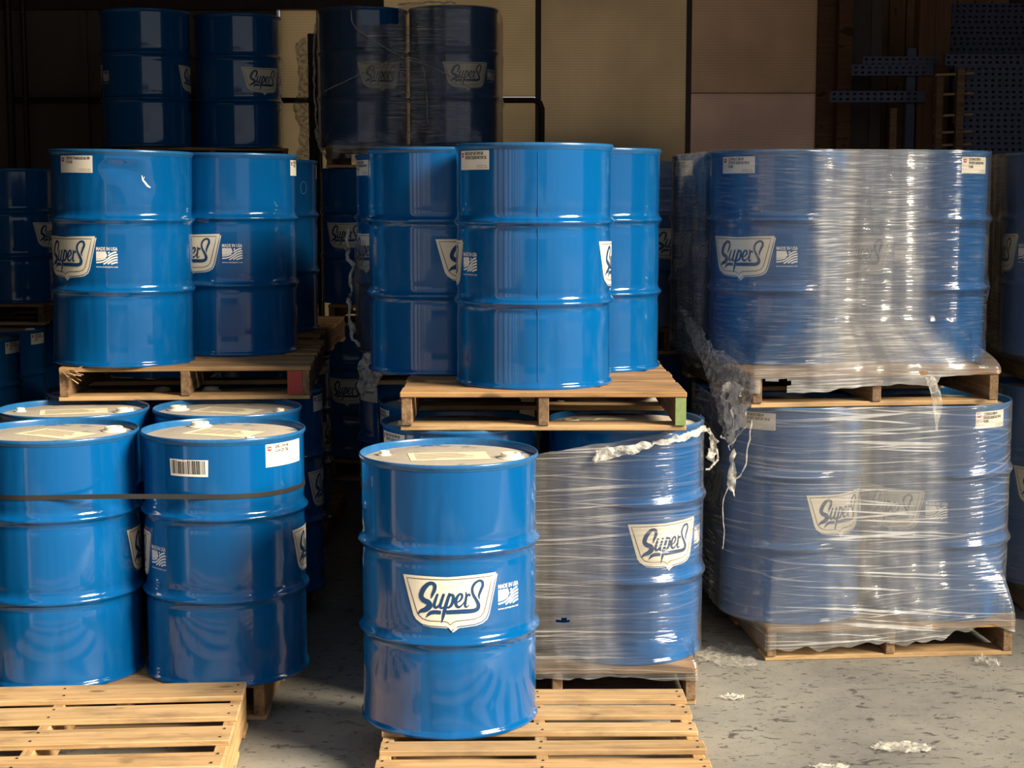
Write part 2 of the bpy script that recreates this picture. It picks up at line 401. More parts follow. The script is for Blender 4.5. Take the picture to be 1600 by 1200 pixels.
# ------------------------------------------------------------------ perforated rack beams
def beam_mesh(L, rows=2, pitch=.05, H=.082, D=.06):
    n = int(L / pitch); vs, fs = [], []
    xs = [0.0]
    for i in range(n): xs += [i * pitch + .014, i * pitch + .036]
    xs.append(L); zs = [0, .014, .030, .052, .068, H]
    for z in zs:
        for x in xs: vs.append((x, 0, z))
    m = len(xs)
    for r in range(5):
        for c in range(m - 1):
            if r in (1, 3) and c % 2 == 1 and c < m - 2: continue
            fs.append((r * m + c, r * m + c + 1, (r + 1) * m + c + 1, (r + 1) * m + c))
    b = len(vs)
    vs += [(0, D, 0), (L, D, 0), (0, D, H), (L, D, H), (0, 0, 0), (L, 0, 0), (0, 0, H), (L, 0, H)]
    fs += [(b + 4, b, b + 1, b + 5), (b + 6, b + 7, b + 3, b + 2), (b + 4, b + 6, b + 2, b), (b + 5, b + 1, b + 3, b + 7), (b, b + 2, b + 3, b + 1)]
    return mesh('rack_beam', vs, fs)
BM_ = beam_mesh(2.0)
crib = empty('timber_crib', (4.2, 11.62, 0)); tag(crib, 'low timber crib carrying the stack of perforated rack beams', 'crib')
for dx in (-.75, .75):
    for k in range(9):
        ob('timber', boxme(.10, .5, .235, .004), M['wold'], crib, (dx, .1, .1175 + k * .2365))
ORD = ['topmost', 'second', 'third', 'fourth', 'fifth', 'sixth', 'seventh', 'eighth', 'ninth']
for k in range(9):
    z = 2.1295 + (8 - k) * .0825
    o = ob('rack_beam', BM_, M['beam'], None, (3.20 + (.05 if k > 5 else 0) + random.uniform(0, .02) - (.08 if k == 0 else 0), 11.6, z))
    tag(o, '%s blue-grey perforated beam in the front stack beside the brown column' % ORD[k], 'rack beam', 'perforated beams in the front stack')
crib2 = empty('timber_crib', (4.2, 12.5, 0)); tag(crib2, 'taller timber crib behind, carrying the shadowed perforated beams', 'crib')
for dx in (-.75, .75):
    for k in range(12):
        ob('timber', boxme(.10, .5, .235, .004), M['wold'], crib2, (dx, .1, .1175 + k * .2365))
for k in range(6):
    z = 2.8395 + (5 - k) * .0825
    o = ob('rack_beam', BM_, M['beam'], None, (3.25 + random.uniform(0, .03), 12.45, z))
    tag(o, '%s shadowed perforated beam in the rear stack at the top right corner' % ORD[k], 'rack beam', 'perforated beams in the rear stack')
# spacer frame left of the stack
sf = empty('spacer_frame', (3.17, 11.48, 0)); tag(sf, 'wooden spacer frame with pale slats at the left end of the perforated beams', 'frame')
ob('post', boxme(.055, .05, 2.76, .003), M['wold'], sf, (.03, -.03, 1.38)); ob('post', boxme(.05, .05, 2.70, .003), M['wold'], sf, (-.11, .0, 1.35))
for z in (2.72, 2.58, 2.43, 2.31, 2.22): ob('slat', boxme(.27, .05, .016), M['siding'], sf, (0, .02, z), (0, -.04, 0))
# loose channels left of the column
for (x0, L, z, y, lab) in ((2.60, .55, 2.80, 11.9, 'upper short perforated channel sticking out left of the brown column'), (2.52, .60, 2.74, 11.88, 'short perforated channel just under the upper one, left of the brown column'), (2.36, .70, 2.545, 11.86, 'lowest perforated channel reaching left toward the dark doorway post')):
    o = ob('rack_channel', beam_mesh(L), M['beam'], None, (x0, y, z)); tag(o, lab, 'rack channel')
o = ob('rack_upright', boxme(.07, .07, 2.95, .004), M['beam'], None, (2.97, 11.97, 1.475)); tag(o, 'dark blue rack upright standing against the left side of the brown column', 'rack upright')
o = ob('wood_batten', boxme(.05, .03, 2.5, .003), M['wold'], None, (2.82, 11.83, 1.25)); tag(o, 'grey wooden batten standing upright under the lowest perforated channel', 'batten')

# ------------------------------------------------------------------ oil drums
RB, HD = .2865, .876
def rib(z, zr): 
    t = (z - zr) / .0115
    return .0125 * math.exp(-t * t) - .0022 * (math.exp(-((z - zr - .034) / .014) ** 2) + math.exp(-((z - zr + .034) / .014) ** 2))
def body_profile():
    pr = [(.270, .012), (.286, .010), (.2895, .004), (.2925, .0), (.2945, .005), (.2935, .012), (.2885, .016), (RB, .022)]
    zs = [.10, .20]
    for zr in (.307, .596): zs += [zr + d * .001 for d in (-60, -48, -40, -33, -26, -20, -15, -11, -7, -3, 0, 3, 7, 11, 15, 20, 26, 33, 40, 48, 60)]
    zs += [.43, .47, .70, .78, .84, .852]
    for z in sorted(zs): pr.append((RB + rib(z, .307) + rib(z, .596), z))
    return pr
v, f = lathe(body_profile(), 72)
BODY = mesh('drum_body', v, f, True, R_(50))
def dented_body(dents):
    vs, fs = lathe(body_profile(), 144)
    # extra rings between the ribs so that dents are smooth
    pr = body_profile(); zs = sorted(set([p[1] for p in pr[8:]] + [.62 + k * .008 for k in range(29)]))
    pr2 = pr[:8] + [(RB + rib(z, .307) + rib(z, .596), z) for z in zs]
    vs, fs = lathe(pr2, 144); out = []
    for x, y, z in vs:
        th = math.atan2(x, -y); d = 0
        for (t0, z0, st, sz, a) in dents: d += a * math.exp(-((th - R_(t0)) / R_(st)) ** 2 - ((z - z0) / sz) ** 2)
        r = math.hypot(x, y); k = (r - d) / r
        out.append((x * k, y * k, z))
    return mesh('dented_drum_body', out, fs, True, R_(50))
v, f = lathe([(.2868, .853), (.2880, .858), (.2915, .862), (.2930, .867), (.2920, .873), (.2900, .876), (.2878, .874), (.2862, .868), (.2845, .850)], 72)
RIM = mesh('drum_rim', v, f, True)
v, f = lathe([(.2845, .851), (.278, .853), (.262, .8555), (.225, .856), (.222, .857), (.12, .8572), (.001, .8575)], 48)
LID = mesh('drum_lid', v, f, True)
def bung(r, h):
    v, f = lathe([(r * 1.35, 0), (r * 1.3, h * .3), (r * 1.02, h * .35), (r, h * .45), (r * .99, h * .9), (r * .93, h), (r * .60, h), (r * .55, h * .82), (.0005, h * .82)], 24)
    return mesh('bung', v, f, True, R_(40))
BUNG2, BUNG1 = bung(.033, .019), bung(.0165, .016)
SEAM = mesh('seam', [(-.002, -RB - .0006, .03), (.002, -RB - .0006, .03), (.002, -RB - .0006, .845), (-.002, -RB - .0006, .845), (0, -RB - .0016, .03), (0, -RB - .0016, .845)],
            [(0, 4, 5, 3), (4, 1, 2, 5)])

def wrap(bm, R, step=.012):
    """cut a flat (x, z) drawing into narrow strips and lay it round the drum wall"""
    bmesh.ops.triangulate(bm, faces=[f for f in bm.faces if len(f.verts) > 4])
    xs = [v.co.x for v in bm.verts]
    k = math.floor(min(xs) / step)
    while k * step < max(xs):
        bmesh.ops.bisect_plane(bm, geom=bm.verts[:] + bm.edges[:] + bm.faces[:], plane_co=(k * step, 0, 0), plane_no=(1, 0, 0))
        k += 1
    for v in bm.verts:
        a = v.co.x / RB
        v.co = (R * math.sin(a), -R * math.cos(a), v.co.z)
    bmesh.ops.recalc_face_normals(bm, faces=bm.faces[:])
    for fc in bm.faces:
        c = fc.calc_center_median()
        if fc.normal.x * c.x + fc.normal.y * c.y < 0: fc.normal_flip()
    return bm
def poly(bm, pts):
    vs = [bm.verts.new((x, 0, z)) for x, z in pts]; bm.faces.new(vs)
def ribbon(bm, pts, closed=False):
    """pts: (x, z, width)"""
    n = len(pts); L = []
    for i in range(n):
        a = pts[(i - 1) % n] if (closed or i > 0) else pts[i]; b = pts[(i + 1) % n] if (closed or i < n - 1) else pts[i]
        dx, dz = b[0] - a[0], b[1] - a[1]; d = math.hypot(dx, dz) or 1e-9; w = pts[i][2] / 2
        L.append((bm.verts.new((pts[i][0] - dz / d * w, 0, pts[i][1] + dx / d * w)), bm.verts.new((pts[i][0] + dz / d * w, 0, pts[i][1] - dx / d * w))))
    for i in range(n if closed else n - 1):
        j = (i + 1) % n; bm.faces.new((L[i][0], L[i][1], L[j][1], L[j][0]))
# drawing units of the shield -> metres on the drum wall
def U(cx, cy):
    s = max(-.98, min(.98, (620 + cx / 8 - 702.5) / 134)); t = math.asin(s)
    return (RB * t, -((cy - 470) / 8 - 30 * (math.cos(t) - 1)) / 500)
def SU(pts, per=5):
    out = []
    for cx, cy, w in catmull(pts, per):
        x, z = U(cx, cy); out.append((x, z, max(.0008, w / 8 / 500)))
    return out
SHIELD = [(120, 120), (300, 140), (640, 163), (900, 143), (1208, 105), (1180, 260), (1150, 420), (1112, 620), (1085, 690), (1030, 738), (960, 765), (760, 792), (715, 808), (680, 850), (655, 815), (625, 794), (420, 778), (335, 755), (270, 700), (238, 640), (205, 500), (165, 320)]
INNER = [(165, 165), (320, 180), (640, 195), (900, 180), (1160, 152), (1135, 290), (1085, 520), (1060, 620), (1025, 670), (960, 700), (740, 725), (700, 742), (668, 775), (640, 742), (600, 728), (420, 718), (345, 690), (300, 640), (280, 600), (245, 470), (205, 320)]
bm = bmesh.new(); poly(bm, [U(a + 18, b + 22) for a, b in SHIELD]); SH_BACK = frombm('shield_edge', wrap(bm, RB + .0008))
bm = bmesh.new(); ribbon(bm, [U(a + 5, b + 6) + (.0032,) for a, b in SHIELD], True); SH_LINE = frombm('shield_line', wrap(bm, RB + .0012))
bm = bmesh.new(); poly(bm, [U(a, b) for a, b in SHIELD]); SH_MAIN = frombm('shield', wrap(bm, RB + .0015))
bm = bmesh.new(); ribbon(bm, [U(a, b) + (.0026,) for a, b in INNER], True); SH_OUT = frombm('shield_outline', wrap(bm, RB + .0020))
STROKES = [
    [(450, 432, 8), (462, 385, 34), (488, 320, 44), (490, 262, 46), (455, 236, 44), (410, 252, 52), (358, 315, 62), (332, 395, 62), (358, 448, 66), (415, 482, 70), (428, 528, 74), (385, 572, 66), (330, 592, 44), (290, 634, 6)],
    [(526, 372, 26), (500, 450, 34), (484, 520, 38), (505, 548, 34), (540, 520, 26), (565, 470, 22)],
    [(598, 372, 32), (572, 455, 36), (553, 530, 36), (572, 556, 26), (600, 535, 12)],
    [(668, 365, 34), (640, 450, 40), (610, 560, 42), (590, 650, 38), (568, 748, 6)],
    [(650, 425, 20), (678, 388, 30), (704, 400, 36), (704, 450, 38), (685, 515, 36), (650, 548, 28), (622, 538, 14)],
    [(738, 492, 12), (780, 465, 22), (808, 420, 28), (800, 380, 28), (768, 388, 30), (740, 445, 36), (736, 510, 38), (765, 545, 32), (805, 520, 18), (836, 470, 6)],
    [(850, 350, 8), (858, 395, 26), (850, 460, 32), (842, 515, 32), (852, 545, 24), (872, 538, 14), (890, 512, 5)],
    [(852, 440, 12), (872, 396, 24), (893, 384, 24), (898, 412, 14)],
    [(1014, 452, 3), (1004, 405, 26), (1026, 335, 36), (1050, 268, 36), (1040, 222, 34), (1003, 212, 32), (952, 250, 34), (926, 315, 32), (936, 385, 34), (972, 455, 38), (998, 520, 48), (985, 572, 54), (930, 596, 56), (800, 603, 58), (622, 610, 54)],
    [(562, 612, 50), (480, 606, 52), (430, 624, 44), (388, 676, 5)],
]
bm = bmesh.new()
for s in STROKES: ribbon(bm, SU(s))
SH_TEXT = frombm('shield_lettering', wrap(bm, RB + .0025, .02))

def text_bm(bm, txt, x, z, h, w=None, bold=0.0, align='LEFT'):
    c = bpy.data.curves.new('t', 'FONT'); c.body = txt; c.size = 1.0; c.offset = bold; c.align_x = align; c.resolution_u = 2
    o = bpy.data.objects.new('t', c); COL.objects.link(o); bpy.context.view_layer.update()
    me = bpy.data.meshes.new_from_object(o.evaluated_get(bpy.context.evaluated_depsgraph_get()))
    xs = [v.co.x for v in me.vertices]; cap = .69
    sx = h / cap if w is None else w / (max(xs) - min(xs))
    x0 = min(xs) if align == 'LEFT' else (min(xs) + max(xs)) / 2
    vm = [bm.verts.new((x + (v.co.x - x0) * sx, 0, z + v.co.y * h / cap)) for v in me.vertices]
    for p in me.polygons:
        try: bm.faces.new([vm[i] for i in p.vertices])
        except ValueError: pass
    bpy.data.objects.remove(o); bpy.data.curves.remove(c); bpy.data.meshes.remove(me)

# MADE IN USA print with the waving flag
bm = bmesh.new()
text_bm(bm, 'MADE IN USA', 0, .0285, .0135, .086, .018, 'CENTER')
FLAG_TXT = frombm('flag_caption', wrap(bm, RB + .0009, .02)); bm = bmesh.new()
text_bm(bm, 'www.smittysinc.net', 0, -.040, .0065, .088, .008, 'CENTER')
FLAG_WEB = frombm('web_address', wrap(bm, RB + .0009, .02))
bm = bmesh.new()
wv = lambda x: .015 * math.tanh((x - .006) / .020) + .05 * x
zt, zb2 = .0245, -.0275
for k in range(10):
    zc = -.045 + k * .0104; run = []
    for i in range(45):
        x = -.043 + .086 * i / 44; z = zc + wv(x)
        ok = zb2 + .0015 < z < zt - .0015 and not (x < .004 and z > -.0095 + .25 * (x + .043))
        if ok: run.append((x, z, .0058))
        if (not ok or i == 44) and run:
            if len(run) > 2: ribbon(bm, run)
            run = []
poly(bm, [(-.043, zt), (-.004, zt), (.001, .010), (.0015, .0035), (-.02, -.003), (-.043, -.0055)])
FLAG = frombm('flag_print', wrap(bm, RB + .0008, .012))
bm = bmesh.new()
for r in range(5):
    for c in range(6):
        x, z = -.040 + c * .0062 + (r % 2) * .003, .021 - r * .0058
        if z > .001 and x < -.004: poly(bm, [(x - .001, z), (x, z - .001), (x + .001, z), (x, z + .001)])
FLAG_STAR = frombm('flag_stars', wrap(bm, RB + .0013, .02))

def paper_label(lines, small, W_=.165, H_=.068, red=False, textw=None):
    b0 = bmesh.new(); poly(b0, [(-W_ / 2, -H_ / 2), (W_ / 2, -H_ / 2), (W_ / 2, H_ / 2), (-W_ / 2, H_ / 2)]); base = frombm('label', wrap(b0, RB + .0010))
    b1 = bmesh.new()
    for i, t in enumerate(lines): text_bm(b1, t[0], -W_ / 2 + W_ * .22, H_ / 2 - .0155 - i * .0150, .0110, t[1], .03)
    tx = frombm('label_text', wrap(b1, RB + .0015, .02))
    b2 = bmesh.new()
    for i, t in enumerate(small): text_bm(b2, t, W_ / 2 - .058, -H_ / 2 + .012 - i * .0075, .0042, .05, .01)
    sm = frombm('label_small_text', wrap(b2, RB + .0015, .02))
    b3 = bmesh.new(); x0 = -W_ / 2 + .006; z0 = H_ / 2 - .008
    poly(b3, [(x0, z0), (x0 + .020, z0), (x0 + .017, z0 - .016), (x0 + .003, z0 - .016)]); em = frombm('label_emblem', wrap(b3, RB + .0015))
    b4 = bmesh.new(); ribbon(b4, [(x0 + .004, z0 - .009, .002), (x0 + .008, z0 - .005, .003), (x0 + .011, z0 - .009, .003), (x0 + .016, z0 - .005, .002)])
    el = frombm('label_emblem_mark', wrap(b4, RB + .0020))
    return (base, tx, sm, em, el, M['red'])
LB = {
    'C': paper_label([('SUPERTRAC TRANS-FLUID SAE 10W', .118), ('TO-4 FLUID', .036)], ['55 US GAL  208 L', 'LOT 7104  206.1']),
    'B': paper_label([('MULTI-FLIP SAE 20W-60', .102), ('SYNTHETIC BLEND MOTOR OIL', .118)], ['55 US GAL  208 L', 'LOT 6412  7081']),
    'D': paper_label([('CUSTOM PLUS TURBO HP', .078), ('SYNTHETIC BLEND SAE 15W-40', .104), ('CK-4/SN', .026)], ['55 US GAL  208 L', 'LOT 5520  4471']),
    'E': paper_label([('SAE 15W-40', .066), ('CI-4 CF OIL', .066)], ['55 US GAL', 'LOT 5511'], .185, .080),
}
bm = bmesh.new(); poly(bm, [(a * 1.5, b * 1.35) for a, b in ((-.048, -.021), (.046, -.021), (.047, .022), (.02, .022), (-.008, .0215), (-.016, .0185), (-.022, .0185), (-.027, .0225), (-.05, .0225))]); BC0 = frombm('barcode_label', wrap(bm, RB + .0010))
bm = bmesh.new(); rr = random.Random(3); x = -.066
while x < .060:
    w = rr.choice([.0018, .0027, .0048]); zt_ = .0245 if -.046 < x < -.009 else .028
    poly(bm, [(x, -.020), (x + w, -.020), (x + w - .001, zt_ - .001), (x - .001, zt_ - .001)]); x += w + rr.choice([.0018, .0027, .004])
BC1 = frombm('barcode_bars', wrap(bm, RB + .0015, .02))
def lidlabel():
    bm = bmesh.new(); vs = [bm.verts.new(p) for p in ((-.13, -.078, 0), (.13, -.078, 0), (.13, .078, 0), (-.13, .078, 0))]; bm.faces.new(vs); a = frombm('lid_label', bm)
    bm = bmesh.new(); r2 = random.Random(5)
    for k in range(7):
        L = r2.uniform(.06, .20); z = .052 - k * .017
        bm.faces.new([bm.verts.new(p) for p in ((-.11, z, .0006), (-.11 + L, z, .0006), (-.11 + L, z + .005, .0006), (-.11, z + .005, .0006))])
    return a, frombm('lid_label_print', bm)
LL0, LL1 = lidlabel()

def drum(key, x, y, z, label, logo=None, lab=None, labt='D', flag=41.0, bungs=None, lidrot=None, body=None, seam=None, tilt=(0, 0), group=None, barcode=None, both=True, lz=.816):
    t = empty('oil_drum', (x, y, z)); t.rotation_euler = (R_(tilt[0]), R_(tilt[1]), 0)
    tag(t, label, 'drum', group)
    fa = math.degrees(math.atan2(-x, y))          # turn prints relative to the viewer's side
    ob('body', body or BODY, M['paint'], t); ob('top_rim', RIM, M['rim'], t); ob('lid', LID, M['lid'], t)
    if logo is not None:
        for k in ((0, 180) if both else (0,)):
            a = R_(logo + fa + k)
            lg = ob('logo', SH_MAIN, M['cream'], t, (0, 0, .446), (0, 0, a))
            ob('logo_edge', SH_BACK, M['white'], lg); ob('logo_shadow_line', SH_LINE, M['navy'], lg); ob('logo_outline', SH_OUT, M['brown'], lg); ob('logo_lettering', SH_TEXT, M['navy'], lg)
            fl = ob('flag_print', FLAG, M['white'], t, (0, 0, .444), (0, 0, a + R_(flag)))
            ob('caption', FLAG_TXT, M['white'], fl); ob('web_address', FLAG_WEB, M['white'], fl); ob('stars', FLAG_STAR, M['navy'], fl)
    if lab is not None:
        b, tx, sm, em, el, rm = LB[labt]
        l = ob('shipping_label', b, M['paper'], t, (0, 0, lz), (0, 0, R_(lab + fa)))
        ob('label_text', tx, M['ink'], l); ob('label_small_text', sm, M['greyink'], l); ob('label_emblem', em, M['red'], l); ob('emblem_mark', el, M['paper'], l)
    if barcode is not None:
        l = ob('barcode_label', BC0, M['white'], t, (0, 0, .775), (0, 0, R_(barcode + fa))); ob('barcode_bars', BC1, M['ink'], l)
    if bungs is not None:
        a = R_(bungs)
        ob('large_bung', BUNG2, M['cap'], t, (.205 * math.cos(a), .205 * math.sin(a), .855)); ob('small_bung', BUNG1, M['cap'], t, (-.215 * math.cos(a), -.215 * math.sin(a), .855))
    if lidrot is not None:
        l = ob('lid_label', LL0, M['lidpaper'], t, (0, 0, .8582), (0, 0, R_(lidrot))); ob('label_print', LL1, M['greyink'], l)
    if seam is not None: ob('weld_seam', SEAM, M['paint'], t, (0, 0, 0), (0, 0, R_(seam + fa)))
    return t

# ------------------------------------------------------------------ pallets
_bc = {}
def board(L, w, t):
    k = (round(L, 3), round(w, 3), round(t, 3))
    if k not in _bc: _bc[k] = boxme(L, w, t, .0025)
    return _bc[k]
def pallet(label, cx, cy, z, rz, mat, w=1.016, d=1.219, h=.14, n=7, bw=.125, nb=3, name='wooden_pallet', group=None, rough=.004, frontw=None):
    p = empty(name, (cx, cy, z), R_(rz)); tag(p, label, 'pallet', group)
    rr = random.Random(int(abs(cx * 1000) + abs(cy * 77) + z * 991))
    t = .019; sh = h - 2 * t
    for i in range(n):
        b = bw * (1.18 if i in (0, n - 1) else rr.choice([.9, 1.0, 1.0]))
        yy = -d / 2 + bw * .59 + (d - bw * 1.18) * i / (n - 1)
        ob('deck_board', board(w, round(b, 3), t), mat, p, (rr.uniform(-rough, rough), yy + rr.uniform(-rough, rough), h - t / 2 - rr.uniform(0, .002)), (0, rr.uniform(-.002, .002), rr.uniform(-.006, .006)))
    for sx in (-1, 0, 1):
        ob('stringer', board(d - .008, .038, sh), mat, p, (sx * (w / 2 - .022), 0, t + sh / 2), (0, 0, R_(90)))
    for i in range(nb):
        yy = -d / 2 + .07 + (d - .14) * i / (nb - 1)
        ob('bottom_board', board(w, .12, t), mat, p, (rr.uniform(-rough, rough), yy, t / 2 + .0005), (0, 0, rr.uniform(-.006, .006)))
    return p

# ------------------------------------------------------------------ stretch film
def hull2d(pts):
    pts = sorted(set((round(a, 5), round(b, 5)) for a, b in pts))
    def half(P):
        h = []
        for p in P:
            while len(h) >= 2 and (h[-1][0] - h[-2][0]) * (p[1] - h[-2][1]) - (h[-1][1] - h[-2][1]) * (p[0] - h[-2][0]) <= 0: h.pop()
            h.append(p)
        return h
    a, b = half(pts), half(pts[::-1]); return a[:-1] + b[:-1]
def outline(circles, R, step):
    pts = [(cx + R * math.cos(a * math.pi / 60), cy + R * math.sin(a * math.pi / 60)) for cx, cy in circles for a in range(120)]
    h = hull2d(pts); L = [0]
    for i in range(len(h)): L.append(L[-1] + math.dist(h[i], h[(i + 1) % len(h)]))
    n = int(L[-1] / step); out = []; k = 0
    for i in range(n):
        s = L[-1] * i / n
        while L[k + 1] < s: k += 1
        t = (s - L[k]) / (L[k + 1] - L[k]); a, b = h[k], h[(k + 1) % len(h)]
        out.append((a[0] + (b[0] - a[0]) * t, a[1] + (b[1] - a[1]) * t))
    return out, L[-1]
def film(label, circles, zb, zt, mat, rect=None, flare=.22, zlow=None, step=.014, dz=.014, cut=None, wav=.0022, R=.2985, ribs=True, group=None, seed=0.0, crinkle=.004, zbase=None, hem=None, top=None):
    pts, per = outline(circles, R, step); n = len(pts)
    cx = sum(p[0] for p in pts) / n; cy = sum(p[1] for p in pts) / n
    zlow = zb if zlow is None else zlow; zbase = zb if zbase is None else zbase
    rows = int((zt - zlow) / dz); vs, fs, uvs = [], [], []
    info = []; slk = []
    for x, y in pts:
        dmin = min(abs(math.hypot(x - a, y - b) - R) for a, b in circles)
        dx, dy = x - cx, y - cy; r = math.hypot(dx, dy); rr = r
        if rect:
            px, py, w, d, rz = rect; c, s = math.cos(R_(rz)), math.sin(R_(rz))
            lx, ly = dx * c + dy * s, -dx * s + dy * c; ox, oy = (cx - px) * c + (cy - py) * s, -(cx - px) * s + (cy - py) * c
            k = 1e9
            if abs(lx) > 1e-6: k = min(k, max((w / 2 - ox) / lx, (-w / 2 - ox) / lx))
            if abs(ly) > 1e-6: k = min(k, max((d / 2 - oy) / ly, (-d / 2 - oy) / ly))
            rr = k * r + .006
        info.append((dx / r, dy / r, r, rr, math.exp(-(dmin / .006) ** 2)))
        sk_ = min(1.0, dmin / .02); slk.append(sk_ * sk_ * (3 - 2 * sk_))
    for j in range(rows + 1):
        for i in range(n):
            zl_ = hem(*pts[i]) if hem else zlow; zt_i = top(*pts[i]) if top else zt
            z = zl_ + (zt_i - zl_) * j / rows
            ux, uy, r, rr, con = info[i]; u = per * i / n; q = r
            if rect:
                ext = max(0.0, rr - r)
                t = max(0.0, min(1.0, (zbase + flare - z) / flare)); t = t * t * (3 - 2 * t)
                q = r + ext * t
                if z < zbase:
                    k = min(1.0, (zbase - z) / .05); q = q * (1 - k) + (rr + 0.002) * k
            if ribs:
                for zr in (.307, .596): q += .0125 * con * math.exp(-((z - zbase - zr) / .016) ** 2)
            fr_ = 1 - con * .75
            q += wav * fr_ * noise.noise((u * 22 + seed, z * 1.2, seed)) * 2
            q += crinkle * fr_ * noise.noise((u * 9 + seed, z * 40, 3.1 + seed))
            if rect:
                low = max(0.0, min(1.0, (zbase + flare * 1.4 - z) / flare))
                q += .010 * low * fr_ * noise.noise((u * 14, z * 18, 7 + seed)) + .007 * low * fr_ * abs(noise.noise((u * 26 + z * 20, z * 34 - u * 9, 2 + seed)))
            vs.append((cx + ux * q, cy + uy * q, z)); uvs.append((u, z))
    for j in range(rows):
        for i in range(n):
            k = (i + 1) % n
            x = (vs[j * n + i][0] + vs[j * n + k][0]) / 2; y = (vs[j * n + i][1] + vs[j * n + k][1]) / 2; z = (vs[j * n + i][2] + vs[(j + 1) * n + i][2]) / 2
            if cut and cut(x, y, z): continue
            fs.append((j * n + i, j * n + k, (j + 1) * n + k, (j + 1) * n + i))
    me = mesh('film', vs, fs, True); ul = me.uv_layers.new(name='UVMap')
    at = me.attributes.new('slack', 'FLOAT', 'POINT')
    for i in range(len(vs)): at.data[i].value = max(slk[i % n], .7 * max(0.0, min(1.0, (zbase + .05 - vs[i][2]) / .1)) if rect else 0.0)
    for p in me.polygons:
        us = [uvs[v][0] for v in p.vertices]; wrapx = max(us) - min(us) > per / 2
        for li, v in zip(p.loop_indices, p.vertices):
            u = uvs[v][0] + (per if wrapx and uvs[v][0] < per / 2 else 0)
            ul.data[li].uv = (u, uvs[v][1])
    bm = bmesh.new(); bm.from_mesh(me); bmesh.ops.delete(bm, geom=[v for v in bm.verts if not v.link_faces], context='VERTS'); bm.to_mesh(me); bm.free()
    o = ob('stretch_film', me, mat); tag(o, label, 'plastic film', group)
    return o
def sheet(name, left, right, mat, parent=None, n=26, m=14, amp=.02, freq=14, seed=0, thin=None):
    """crumpled sheet between two poly-lines"""
    A, B = catmull(left, 8), catmull(right, 8); vs, fs = [], []
    def at(P, t):
        s = t * (len(P) - 1); i = min(int(s), len(P) - 2); return Vector(P[i]).lerp(Vector(P[i + 1]), s - i)
    for i in range(n + 1):
        a, b = at(A, i / n), at(B, i / n)
        for j in range(m + 1):
            p = a.lerp(b, j / m)
            d = noise.noise_vector(p * freq + Vector((seed, seed, 0))) * amp + noise.noise_vector(p * freq * 2.7 + Vector((seed, 4, seed))) * amp * .4
            vs.append(tuple(p + d))
    for i in range(n):
        for j in range(m):
            if thin and thin(i / n, j / m): continue
            k = i * (m + 1) + j; fs.append((k, k + 1, k + m + 2, k + m + 1))
    me = mesh(name, vs, fs, True); ul = me.uv_layers.new(name='UVMap')
    for l in me.loops: v = vs[l.vertex_index]; ul.data[l.index].uv = (v[0] + v[1], v[2])
    return ob(name, me, mat, parent)
def rope(name, pts, mat, r=.006, parent=None, amp=.01, seed=0):
    P = [Vector(p) + noise.noise_vector(Vector(p) * 25 + Vector((seed, 0, 0))) * amp for p in catmull(pts, 7)]
    return ob(name, tube(P, lambda t: r * (.7 + .6 * abs(math.sin(t * 17 + seed))), 6, name, .6), mat, parent)

F_D = m_film('film_fine_horizontal', .012, .04, .32, .85, .15, (.88, .88, .87), .13, .55, 7.0, 150.0)
F_DL = m_film('film_slanted_lines', -.06, .11, .17, .25, 1.2, (.86, .86, .84), .15, .7, 6.0, 120.0, 1.2, 62.0)
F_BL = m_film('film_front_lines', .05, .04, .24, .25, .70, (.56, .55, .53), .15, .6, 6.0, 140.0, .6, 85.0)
F_G = m_film('film_dull_brown', .03, .16, .10, .5, .35, (.34, .29, .22), .16, .5)  # darker, browner film colour for the rear and edge stacks

# ------------------------------------------------------------------ placing the stacks
PA = pallet('light pine pallet on the floor, under the lone drum in front', .092, 4.775, 0, .6, M['wnew'], d=1.13, n=7, bw=.100, nb=4)
PL = pallet('empty light pine pallet on the floor at the lower left corner', -1.487, 4.66, 0, 4.0, M['wnew'], w=1.219, d=1.30, h=.165, n=6, bw=.138, nb=5)
PE = pallet('floor pallet under the four black-strapped drums at left', -1.38, 5.93, 0, 0, M['wmid'], d=1.05)
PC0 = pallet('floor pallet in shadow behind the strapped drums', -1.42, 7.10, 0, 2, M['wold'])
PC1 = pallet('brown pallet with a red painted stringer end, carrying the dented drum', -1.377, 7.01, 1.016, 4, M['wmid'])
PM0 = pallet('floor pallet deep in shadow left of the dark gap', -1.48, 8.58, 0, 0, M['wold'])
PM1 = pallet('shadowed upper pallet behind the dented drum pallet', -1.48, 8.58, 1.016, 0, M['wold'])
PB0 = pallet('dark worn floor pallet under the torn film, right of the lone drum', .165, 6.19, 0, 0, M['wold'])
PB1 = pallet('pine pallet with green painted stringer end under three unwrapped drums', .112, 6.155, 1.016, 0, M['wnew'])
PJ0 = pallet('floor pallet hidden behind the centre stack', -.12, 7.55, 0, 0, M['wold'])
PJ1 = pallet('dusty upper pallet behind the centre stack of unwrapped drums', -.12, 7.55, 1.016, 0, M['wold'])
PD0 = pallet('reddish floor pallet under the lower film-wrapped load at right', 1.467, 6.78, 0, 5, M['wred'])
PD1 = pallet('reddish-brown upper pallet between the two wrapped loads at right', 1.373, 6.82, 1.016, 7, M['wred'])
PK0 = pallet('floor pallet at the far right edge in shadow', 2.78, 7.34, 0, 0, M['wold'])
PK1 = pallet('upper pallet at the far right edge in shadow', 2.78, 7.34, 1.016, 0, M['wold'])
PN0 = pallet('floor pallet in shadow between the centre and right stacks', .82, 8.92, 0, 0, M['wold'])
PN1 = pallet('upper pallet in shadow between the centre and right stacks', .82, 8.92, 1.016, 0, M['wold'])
PHF = pallet('floor pallet under the two low shadowed drums at the left edge', -3.45, 9.74, 0, 0, M['wold'])
